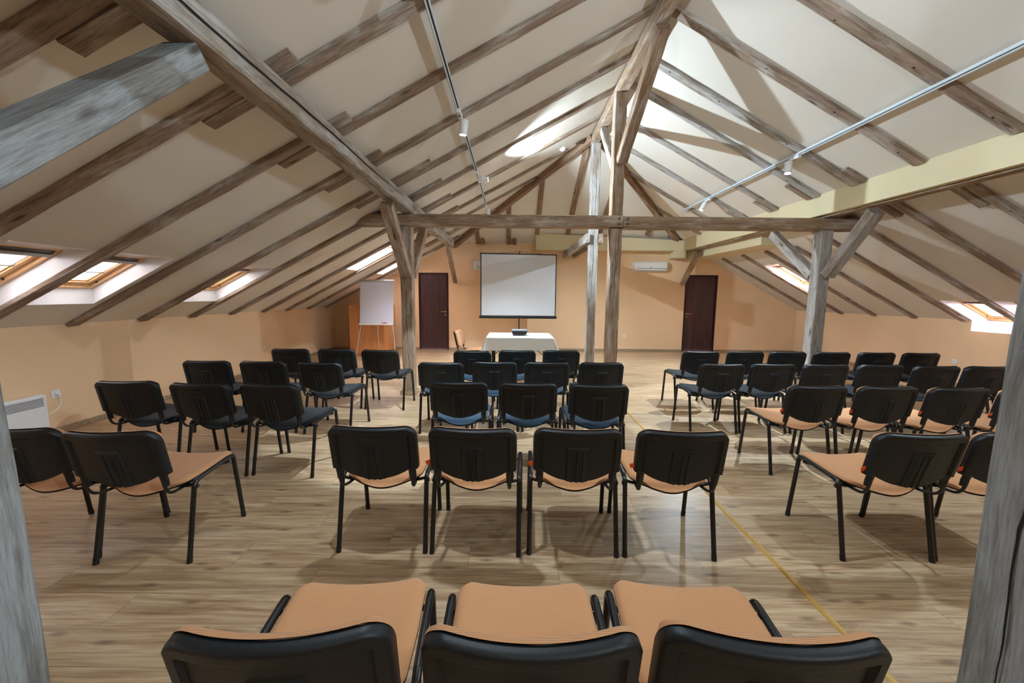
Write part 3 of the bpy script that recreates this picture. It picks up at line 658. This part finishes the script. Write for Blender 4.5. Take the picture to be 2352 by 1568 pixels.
def chair_meshes():
    m = {}
    # rear plastic shell with rim, recessed panel and ribbed pad
    f = back_shape(HALF, .787, .535, .478, .062); S = sgrid(104, 1.12); Tt = [(1 + v) / 2 for v in sgrid(72, 1.2)]
    def sstep(a, b_, v): v = min(1, max(0, (v - a) / (b_ - a))); return v * v * (3 - 2 * v)
    b = B(); n = len(S); V = []; Fc = []
    for t in Tt:
        for s in S:
            x, z, top, bot = f(s, t); ax_ = abs(x); de = min(HALF - ax_, top - z, (z - bot) + .05)
            em = min(HALF - ax_, top - z, (z - bot) + .008); q = min(1, max(0, em / .015)); edge = math.sqrt(1 - (1 - q) ** 2); h = .020 * edge
            rim = sstep(.038, .044, min(HALF - ax_, top - z)); h -= .012 * rim
            px_ = sstep(.060, .056, ax_); pz = sstep(.690, .684, z); 
            if ax_ < .07: h += .0075 * px_ * pz * (1 if z > .4 else 0)
            if z < .682 and ax_ < .055:
                for rx in (-.03, 0, .03): h += .0065 * sstep(.0095, .005, abs(x - rx)) * sstep(.678, .668, z)
            V.append((x, back_y(x, z) - h, z))
    for j in range(len(Tt) - 1):
        for i in range(n - 1):
            a = j * n + i; Fc.append((a, a + 1, a + n + 1, a + n))
    b.add(V, Fc)
    # front side of shell + sides
    V2 = []; 
    for t in Tt:
        for s in S: x, z, top, bot = f(s, t); V2.append((x, back_y(x, z) + .012, z))
    Fb = [q[::-1] for q in Fc]; b.add(V2, Fb); N = len(V); rows = len(Tt)
    per = [i for i in range(n)] + [j * n + n - 1 for j in range(1, rows)] + [(rows - 1) * n + i for i in range(n - 2, -1, -1)] + [j * n for j in range(rows - 2, 0, -1)]
    for a, c in zip(per, per[1:] + per[:1]): b.f.append([c, a, a + N, c + N]); b.mi.append(0)
    # sleeves over the support tubes
    for sx in (-1, 1):
        b.tube([(sx * .198, back_y(.198, .545) - .003, .552), (sx * .198, -.258, .505), (sx * .198, -.252, .47)], [.022, .021, .019], [.014, .014, .013], n=14, up=(1, 0, 0))
    m['backrest'] = b.me('backrest', M_BLACKPL, 50)
    # cushion
    fc = back_shape(HALF + .001, .794, .535, .478, .066, .002)
    def cush(mat):
        b = B(); V = []; 
        for t in Tt:
            for s in S:
                x, z, top, bot = fc(s, t); d = max(0, min(HALF - .006 - abs(x), top - z, z - bot)); bul = .026 * math.sqrt(1 - (1 - min(1, d / .022)) ** 2) + .008 * min(1, d / .08)
                V.append((x, back_y(x, z) + .012 + bul, z))
        b.add(V, [q[::-1] for q in Fc]); return b.me('back_cushion', mat, True)
    # seat
    def seat_xy(s, t):
        # superellipse-like rounded rectangle: half width .225, depth -.245..+.20
        hw = .226; y0, y1 = -.205, .265; r = .07
        y = y0 + (y1 - y0) * t; dy = min(y - y0, y1 - y); w = hw - (.012 if t < .5 else 0) * (1 - 2 * t if t < .5 else 0)
        if dy < r: w -= r - math.sqrt(max(0, r * r - (r - dy) ** 2))
        y += .045 * s * s * (1 - t) ** 2
        return s * w, y, w
    def seat_z(x, y): 
        u = x / .226; ry = (y - .0425) / .22
        z = .430 + .020 * u * u + .010 * ry
        if ry < -.55: z -= .012 * ((-ry - .55) / .45) ** 2 * (1 - .9 * u * u)
        if ry > .6: z -= .016 * ((ry - .6) / .4) ** 2 * (1 - .35 * u * u)
        return z
    St = sgrid(30, 1.5); Tt2 = [(1 + v) / 2 for v in sgrid(34, 1.7)]
    def seat(mat, name, base, bulge):
        b = B(); ns = len(St); V = []; Fq = []
        for t in Tt2:
            for s in St:
                x, y, w = seat_xy(s, t); d = max(0, min(w * (1 - abs(s)), (y + .18), (.265 - y))); V.append((x, y, seat_z(x, y) + base + bulge * (1 - math.exp(-d / .012))))
        for j in range(len(Tt2) - 1):
            for i in range(ns - 1): a = j * ns + i; Fq.append((a, a + 1, a + ns + 1, a + ns))
        b.add(V, Fq); N = len(V); rows = len(Tt2)
        b.add([(v[0] * .985, v[1] * .985, seat_z(v[0], v[1]) + base - .004) for v in V], [q[::-1] for q in Fq])
        per = [i for i in range(ns)] + [j * ns + ns - 1 for j in range(1, rows)] + [(rows - 1) * ns + i for i in range(ns - 2, -1, -1)] + [j * ns for j in range(rows - 2, 0, -1)]
        for a, c in zip(per, per[1:] + per[:1]): b.f.append([c, a, a + N, c + N]); b.mi.append(0)
        return b.me(name, mat, 60)
    m['seat_shell'] = seat(M_BLACKPL, 'seat_shell', -.016, .004)
    for k, mt in (('orange', M_ORANGE), ('black', M_CHAR), ('blue', M_BLUE)):
        m['seat_' + k] = seat(mt, 'seat', -.008, .022); m['cush_' + k] = cush(mt)
    for sx, nm in ((-1, 'l'), (1, 'r')):
        x0 = sx * .249
        b = B(); b.tube(bez([(x0, .247, .004), (x0 * .985, .195, .445), (x0 * .98, .15, .447)], 6, .045), .0135, .0125, n=14, up=(1, 0, 0)); b.tube([(x0, .2475, 0), (x0, .2435, .03)], .0148, .0138, n=14, up=(1, 0, 0)); m['front_' + nm] = b.me('leg', M_TUBE, 50)
        b = B(); b.tube(bez([(x0, -.215, .004), (x0 * .985, -.128, .42), (x0 * .98, -.085, .432)], 6, .05), .0135, .0125, n=14, up=(1, 0, 0)); b.tube([(x0, -.2155, 0), (x0, -.2095, .03)], .0148, .0138, n=14, up=(1, 0, 0)); m['rear_' + nm] = b.me('leg', M_TUBE, 50)
        b = B(); b.tube([(x0 * .98, .152, .447), (x0 * .978, .05, .4405), (x0 * .98, -.087, .4318)], .0135, .0125, n=14, up=(1, 0, 0)); m['rail_' + nm] = b.me('side_rail', M_TUBE, 50)
        b = B(); b.tube(bez([(sx * .17, .10, .405), (sx * .185, -.15, .398), (sx * .197, -.245, .415), (sx * .199, -.272, .50), (sx * .199, back_y(.199, .57) + .004, .57)], 6, .045), .0095, .0075, n=12, up=(1, 0, 0)); m['sup_' + nm] = b.me('back_support', M_TUBE, 50)
    b = B()
    b.tube([(-.247, .150, .425), (-.20, .150, .408), (.20, .150, .408), (.247, .150, .425)], .009, n=12, up=(0, 1, 0)); b.tube([(-.247, -.115, .41), (-.2, -.115, .398), (.2, -.115, .398), (.247, -.115, .41)], .009, n=12, up=(0, 1, 0))
    for sx in (-1, 1): b.tube([(sx * .245, -.125, .40), (sx * .262, -.125, .40)], .011, n=12, up=(0, 1, 0))
    m['cross'] = b.me('crossbar', M_TUBE, 50)
    b = B(); b.box(-.002, .024, -.014, .014, -.0012, .0012, bev=.0004); m['tagm'] = b.me('fabric_tag', M_TAG)
    return m
CM = chair_meshes()
def make_chair(kind, tagged=False):
    r = empty('conference_chair', (0, 0, 0)); L = []
    def p(nm, key): o = link(nm, CM[key], None, r); kid(o, r); return o
    p('seat', 'seat_' + kind); sh = p('seat_shell', 'seat_shell'); bk = p('backrest', 'backrest'); p('back_cushion', 'cush_' + kind)
    for s in 'lr': p('leg', 'front_' + s); p('leg', 'rear_' + s); p('side_rail', 'rail_' + s); p('back_support', 'sup_' + s)
    p('crossbar', 'cross')
    if tagged:
        o = p('fabric_tag', 'tagm'); o.location = (-.236, -.272, .575)
        o.rotation_euler = (1.3, .3, PI)
    return r
PROTO = {('orange', True): None}
def get_chair(kind, tagged):
    k = (kind, tagged)
    if PROTO.get(k) is None: PROTO[k] = make_chair(kind, tagged); return PROTO[k]
    return copy_tree(PROTO[k])
class Ray:
    pass
def top_hit(px_, py_, z):
    d = fw + rr * ((px_ - 1176) / F_PX) - uu * ((py_ - 784) / F_PX); t = (z - CAM_H) / d.z; return d * t + Vector((0, 0, CAM_H))
GRP = 'conference chairs set out in rows'
rows = [
 ('row nearest the camera', 'orange', [(-.49, .762+.31, 4, 0), (.042, .752+.31, 0, 0), (.575, .760+.31, -3, 1)], None),
]
def place(kind, tagged, x, y, deg, label):
    c = get_chair(kind, tagged); c.location = (x, y, 0); c.rotation_euler = (0, 0, math.radians(deg)); tag(c, label, 'chair', GRP); return c
pos = ['leftmost', 'second from left', 'third from left', 'fourth from left', 'fifth from left', 'sixth from left', 'rightmost']
def block(pts, rowname, blk, kinds, z=.78, degs=None, dy=0.0):
    PP = [top_hit((l + r_) / 2, yv, z) for l, r_, yv in pts]; c0 = sum(p.x for p in PP) / len(PP)
    for i in range(1, len(PP)): PP[i].x = max(PP[i].x, PP[i - 1].x + .532)
    c1 = sum(p.x for p in PP) / len(PP)
    for i in range(len(pts)):
        P = PP[i] - Vector((c1 - c0, 0, 0)); k, tg = kinds(i); n = len(pts); nm = 'rightmost' if i == n - 1 and n > 1 else pos[i]
        dg = degs[i] if degs else 0
        off = Matrix.Rotation(math.radians(dg), 3, 'Z') @ Vector((0, .315, 0))
        colr = {'orange': 'orange-seated black chair', 'black': 'all-black chair', 'blue': 'black chair with dark blue seat'}[k]
        place(k, tg, P.x + off.x, P.y + off.y + dy, dg, '%s, %s in %s block, %s' % (colr, nm, blk, rowname))
place('orange', False, -.507, 1.055, 4, 'orange-seated black chair seen from above at the bottom edge, left of three')
place('orange', False, .047, 1.05, 0, 'orange-seated black chair seen from above at the bottom edge, middle of three')
place('orange', True, .578, 1.055, -4, 'orange-seated black chair seen from above at the bottom edge, right of three')
R1, R2, R3, R4 = 'second nearest row', 'third nearest row', 'fourth nearest row', 'farthest row'
block([(-100, 145, 986), (128, 372, 993)], R1, 'left', lambda i: ('orange', False), degs=[2, 2])
block([(750, 955, 981), (981, 1187, 985), (1226, 1432, 987), (1460, 1683, 992)], R1, 'middle', lambda i: ('orange', i > 0), degs=[0, -2.5, -2, -3])
block([(2022, 2226, 998), (2256, 2440, 998)], R1, 'right', lambda i: ('orange', True), degs=[-1, 0])
block([(219, 355, 877), (380, 530, 882), (543, 688, 884)], R2, 'left', lambda i: ('black', False), degs=[2, -2, -4])
block([(985, 1120, 878), (1143, 1283, 881), (1307, 1448, 885)], R2, 'middle', lambda i: ('blue', False), degs=[0, -1, -1])
block([(1815, 1950, 888), (1975, 2115, 890), (2140, 2278, 893), (2300, 2440, 896)], R2, 'right', lambda i: ('orange', True))
block([(416, 528, 830), (546, 657, 831), (678, 784, 834)], R3, 'left', lambda i: ('black', False), degs=[2, 0, -4])
block([(958, 1065, 834), (1083, 1189, 832), (1204, 1310, 833), (1329, 1436, 834)], R3, 'middle', lambda i: ('blue' if i < 3 else 'black', False))
block([(1612, 1713, 837), (1727, 1833, 837), (1850, 1953, 838), (1975, 2080, 839), (2100, 2201, 842), (2222, 2325, 843), (2350, 2450, 845)], R3, 'right', lambda i: ('black', False))
block([(620, 710, 802), (727, 816, 803), (828, 915, 805)], R4, 'left', lambda i: ('black', False), degs=[0, 0, -3])
block([(1041, 1128, 807), (1144, 1232, 806), (1247, 1333, 806)], R4, 'middle', lambda i: ('blue' if i < 2 else 'black', False))
block([(1570, 1653, 808), (1673, 1756, 808), (1771, 1853, 809), (1873, 1953, 810), (1976, 2057, 811), (2080, 2158, 812)], R4, 'right', lambda i: ('black', False))
sc = get_chair('orange', False); sc.location = (-.73, 7.42, 0); sc.rotation_euler = (0, 0, math.radians(-99)); tag(sc, 'orange upholstered chair turned sideways at the left end of the white table', 'chair')

# ------------------------------------------------------------------ speaker table, cloth, projector
TX0, TX1, TY0, TY1, TZ = -.44, .72, 6.76, 7.66, .735
t = empty('folding_table', ((TX0 + TX1) / 2, (TY0 + TY1) / 2, 0)); tag(t, 'folding table with black legs hidden under a white cloth before the screen', 'table')
def child(bb, name, mat, par, smooth=False):
    o = bb.build(name, mat, par, smooth); o.matrix_parent_inverse = Matrix.Translation(-par.location); return o
b = B(); b.box(TX0, TX1, TY0, TY1, TZ - .025, TZ, bev=.003); child(b, 'tabletop', M_BEECH, t)
for lx in (TX0 + .10, TX1 - .10):
    for ly in (TY0 + .10, TY1 - .10):
        b = B(); b.box(lx - .018, lx + .018, ly - .018, ly + .018, 0, TZ - .025, bev=.003); child(b, 'leg', M_BLACK, t)
def cloth():
    ov = .235; nx, ny = 88, 74; V = []; Fc = []; z0 = TZ + .004
    for j in range(ny + 1):
        for i in range(nx + 1):
            u = TX0 - ov + (TX1 - TX0 + 2 * ov) * i / nx; v = TY0 - ov + (TY1 - TY0 + 2 * ov) * j / ny
            dx = max(TX0 - u, 0, u - TX1); dy = max(TY0 - v, 0, v - TY1); sx = -1 if u < TX0 else 1; sy = -1 if v < TY0 else 1
            d = math.hypot(dx, dy); x = min(max(u, TX0), TX1); y = min(max(v, TY0), TY1); z = z0
            if d > 0:
                fl_ = .010 + .14 * d + .012 * math.sin((u * 9 + v * 7)) * d / ov
                if dx > 0 and dy > 0: fl_ = .010 + (.14 + .42 * min(dx, dy) / max(dx, dy)) * d
                k = min(1, d / .012); x += sx * (dx / d) * fl_ * k; y += sy * (dy / d) * fl_ * k; z = z0 - max(0, d - .006) * math.sqrt(max(.2, 1 - .03))
            V.append((x, y, z))
    for j in range(ny):
        for i in range(nx): a = j * (nx + 1) + i; Fc.append((a, a + 1, a + nx + 2, a + nx + 1))
    me = mesh('tablecloth', V, Fc, True); o = link('tablecloth', me, M_CLOTH)
    md = o.modifiers.new('t', 'SOLIDIFY'); md.thickness = .002; md.offset = 1; return o
tag(cloth(), 'white tablecloth draped with pointed corners over the speaker table', 'tablecloth')
pr = empty('projector', (.135, 7.22, TZ + .006)); tag(pr, 'dark grey projector standing on the white tablecloth', 'projector'); ZP = TZ + .006
b = B(); V = []
for (x, y, z) in ((-.125, -.11, .022), (.125, -.11, .022), (.125, .11, .022), (-.125, .11, .022), (-.14, -.12, .078), (.14, -.12, .078), (.13, .11, .098), (-.13, .11, .098)): V.append((x, y, z))
b.add(V, [(0, 3, 2, 1), (4, 5, 6, 7), (0, 1, 5, 4), (1, 2, 6, 5), (2, 3, 7, 6), (3, 0, 4, 7)]); b.build('body', M_BLACK, pr)
b = B(); b.box(-.142, .142, -.122, .115, .080, .102, bev=.006); b.build('top_cover', M_GREY, pr)
b = B(); b.tube([(.08, .10, .055), (.08, .125, .055)], .026, n=20, up=(1, 0, 0)); b.build('lens', M_BLACK, pr, 40)
for sx in (-.11, .11):
    b = B(); b.tube([(sx, -.09, 0), (sx, -.09, .024)], .006, n=10); b.build('foot', M_BLACK, pr)

# ------------------------------------------------------------------ projection screen
sy = 9.75; scn = empty('projection_screen', (.16, sy, 0)); tag(scn, 'large white tripod projection screen with black edges in front of the back wall', 'projection screen')
b = B(); b.add([(-.775, sy, .97), (1.065, sy, .97), (1.055, sy, 2.455), (-.765, sy, 2.475)], [(0, 1, 2, 3)]); b.add([(-.775, sy + .003, .97), (1.065, sy + .003, .97), (1.055, sy + .003, 2.455), (-.765, sy + .003, 2.475)], [(3, 2, 1, 0)])
child(b, 'screen_fabric', M_SCREEN, scn)
b = B(); b.box(-.790, -.765, sy - .001, sy + .004, .97, 2.475); b.box(1.055, 1.078, sy - .001, sy + .004, .97, 2.46); child(b, 'side_border', M_BLACK, scn)
b = B(); b.tube([(-.80, sy, 2.478), (1.075, sy, 2.452)], .013, n=12, up=(0, 0, 1)); child(b, 'top_bar', M_BLACK, scn, 40)
b = B(); b.box(-.825, 1.105, sy - .035, sy + .045, .895, .965, bev=.02); child(b, 'roller_case', M_BLACK, scn)
b = B(); b.tube([(.17, sy + .06, .22), (.17, sy + .06, 2.52)], .014, n=12, up=(1, 0, 0)); b.tube([(.17, sy + .06, 2.53), (.17, sy - .0, 2.53), (.17, sy, 2.50)], .010, n=8, up=(1, 0, 0)); child(b, 'pole', M_BLACK, scn, 40)
b = B(); b.tube([(-.46, sy, 2.475), (.17, sy, 2.525), (.80, sy, 2.462)], .004, n=6, up=(0, 1, 0)); child(b, 'hanging_cord', M_BLACK, scn)
for a in (205, 335, 90):
    b = B(); ex, ey = .17 + .66 * math.cos(math.radians(a)), sy + .06 + .5 * math.sin(math.radians(a)); b.tube(bez([(.17, sy + .06, .42), (ex, ey, .012), (ex + .02 * math.cos(math.radians(a)), ey, .010)], 4, .02), .010, n=10, up=(0, 0, 1)); child(b, 'leg', M_BLACK, scn, 40)

# ------------------------------------------------------------------ flip chart, eraser, panels
fc_ = empty('flip_chart', (-3.17, 9.1, 0)); tag(fc_, 'white flip chart easel with blank paper pad beside the wooden boards', 'flip chart')
BT = Matrix.Translation((-3.145, 9.06, .765)) @ Matrix.Rotation(math.radians(-7), 4, 'X')
def bt(bb): bb.v = [BT @ v for v in bb.v]; return bb
b = B(); b.box(-.39, .39, 0, .02, 0, 1.03, bev=.004); child(bt(b), 'board', M_WMET, fc_)
b = B(); b.box(-.375, .375, -.012, -.001, .045, .99); child(bt(b), 'paper_pad', M_PAPER, fc_)
b = B(); b.box(-.40, .40, -.03, .005, .985, 1.035, bev=.006); child(bt(b), 'clamp_bar', M_ALU, fc_)
b = B(); b.box(-.39, .39, -.055, .0, -.012, .012, bev=.004); b.box(-.39, .39, -.058, -.053, -.012, .026, bev=.002); child(bt(b), 'pen_tray', M_WMET, fc_)
for x0, x1, y1 in ((-.36, -.47, 8.95), (.36, .46, 8.95)):
    b = B(); b.tube([(-3.145 + x0, 9.09, .80), (-3.145 + x1, y1, .006)], .011, n=10); child(b, 'leg', M_ALU, fc_, 40)
b = B(); b.tube([(-3.14, 9.10, .80), (-3.16, 9.24, .006)], .011, n=10); child(b, 'leg', M_ALU, fc_, 40)
b = B(); b.box(.14, .25, -.05, -.014, .0135, .05, bev=.004); tag(bt(b).build('board_eraser', M_PINK), 'pink red eraser on the tray of the flip chart', 'eraser')
for k in range(9):
    b = B(); y0 = 9.33 + k * .098; b.box(-3.885 + .004 * (k % 3), -3.055 + .003 * ((k * 2) % 3), y0, y0 + .09, 0, 1.195 - .002 * (k % 2), bev=.003)
    o = b.build('wooden_board', M_BEECH); tag(o, 'upright beech board in the stack behind the flip chart, %s from the front' % ordn[k], 'board', 'beech boards stacked behind the flip chart')

# ------------------------------------------------------------------ wall things
def ac(x0, x1, lab):
    r = empty('air_conditioner', ((x0 + x1) / 2, YB, 2.11)); tag(r, lab, 'air conditioner', 'wall air conditioners'); w = (x1 - x0) / 2
    prof = [(0, .25), (-.13, .25), (-.175, .235), (-.19, .20), (-.19, .09), (-.165, .04), (-.11, .0), (0, 0)]
    b = B(); n = 8; V = [(-w, y, z) for y, z in prof] + [(w, y, z) for y, z in prof]; b.add(V, [tuple(range(n)), tuple(range(n, 2 * n))[::-1]] + [(i, i + n, (i + 1) % n + n, (i + 1) % n) for i in range(n)]); b.build('casing', M_WHITE, r)
    b = B(); b.box(-w * .80, w * .93, -.184, -.168, .022, .060, bev=.004); o = b.build('air_flap', M_WHITE, r)
    b = B(); b.box(-w * .82, w * .95, -.1915, -.185, .066, .071); b.box(-w * .82, w * .95, -.17, -.160, .015, .022); b.build('flap_gap', M_SLOT, r)
    b = B(); b.box(-.02, .022, -.1915, -.1895, .098, .110); b.box(-w * .78, -w * .70, -.1915, -.1895, .112, .122, 1); b.build('badge', [M_SLOT, M_GREY], r)
ac(3.137, 3.982, 'white wall air conditioner between the close posts and the right door')
ac(-1.02, -.175, 'white wall air conditioner half hidden behind the projection screen')
def outlet(loc, nrm, lab, double=False, plug=False):
    r = empty('wall_socket', loc, math.atan2(nrm[1], nrm[0]) + PI / 2); tag(r, lab, 'socket', 'wall sockets')
    w = .041; b = B(); b.box(-w, w, -.010, 0, -.041, .041, bev=.004); b.build('cover_plate', M_WHITE, r)
    b = B(); b.tube([(0, -.0102, 0), (0, -.0112, 0)], .021, n=20, up=(1, 0, 0)); b.tube([(-.008, -.0113, 0), (-.008, -.0118, 0)], .003, n=8, mi=1, up=(1, 0, 0)); b.tube([(.008, -.0113, 0), (.008, -.0118, 0)], .003, n=8, mi=1, up=(1, 0, 0)); b.build('socket_insert', [M_WMET, M_SLOT], r)
    return r
outlet((2.99, YB, .415), (0, -1), 'small white socket low on the back wall right of the close posts')
outlet((XL, 7.445, .42), (1, 0), 'small white socket on the left low wall, far one above the chairs')
outlet((XL, 3.985, .412), (1, 0), 'white socket beside the heater on the left low wall')
outlet((XR, 6.60, .416), (-1, 0), 'white socket on the right low wall above the farthest chairs')
# heater with plug and cable
h = empty('panel_heater', (XL, 3.38, 0)); tag(h, 'white electric panel heater with grille slots on the left low wall', 'heater')
b = B(); b.box(XL + .02, XL + .095, 2.93, 3.83, .05, .45, bev=.008); child(b, 'casing', M_WMET, h)
b = B()
for k in range(6): b.box(XL + .0945, XL + .0958, 2.97, 3.80, .412 - k * .0145, .418 - k * .0145)
child(b, 'grille_slots', M_SLOT, h)
for yy in (3.05, 3.7):
    b = B(); b.box(XL + .03, XL + .085, yy, yy + .04, 0, .052, bev=.003); child(b, 'foot', M_WMET, h)
pl = B(); pl.tube([(XL + .0125, 3.985, .412), (XL + .035, 3.985, .412), (XL + .05, 3.985, .405)], [.018, .017, .010], n=16, up=(0, 1, 0)); pl.tube([(XL + .042, 3.985, .41), (XL + .046, 3.985, .385)], .009, n=10)
pl.tube(bez([(XL + .046, 3.985, .388), (XL + .047, 3.985, .30), (XL + .05, 3.93, .25), (XL + .06, 3.832, .235)], 6, .06), .0038, n=8, up=(1, 0, 0)); child(pl, 'power_cord', M_WHITE, h, 50)
# ochre strip on the floor
b = B(); n = 60; V = []; Fc = []
prof = [(-.017, 0), (-.009, .007), (.009, .007), (.017, 0)]
for i in range(n + 1):
    y = -.6 + (5.645 + .6) * i / n; x = 1.493 + .008 * math.sin(y * 2.3) + .003 * math.sin(y * 7)
    V += [(x + a, y, c) for a, c in prof]
for i in range(n):
    for k in range(3): a = i * 4 + k; Fc.append((a, a + 1, a + 5, a + 4))
b.add(V, Fc); tag(b.build('cable_cover', M_STRIP), 'ochre cable cover strip running along the floor to the middle post', 'cable cover')
bpy.context.view_layer.update()
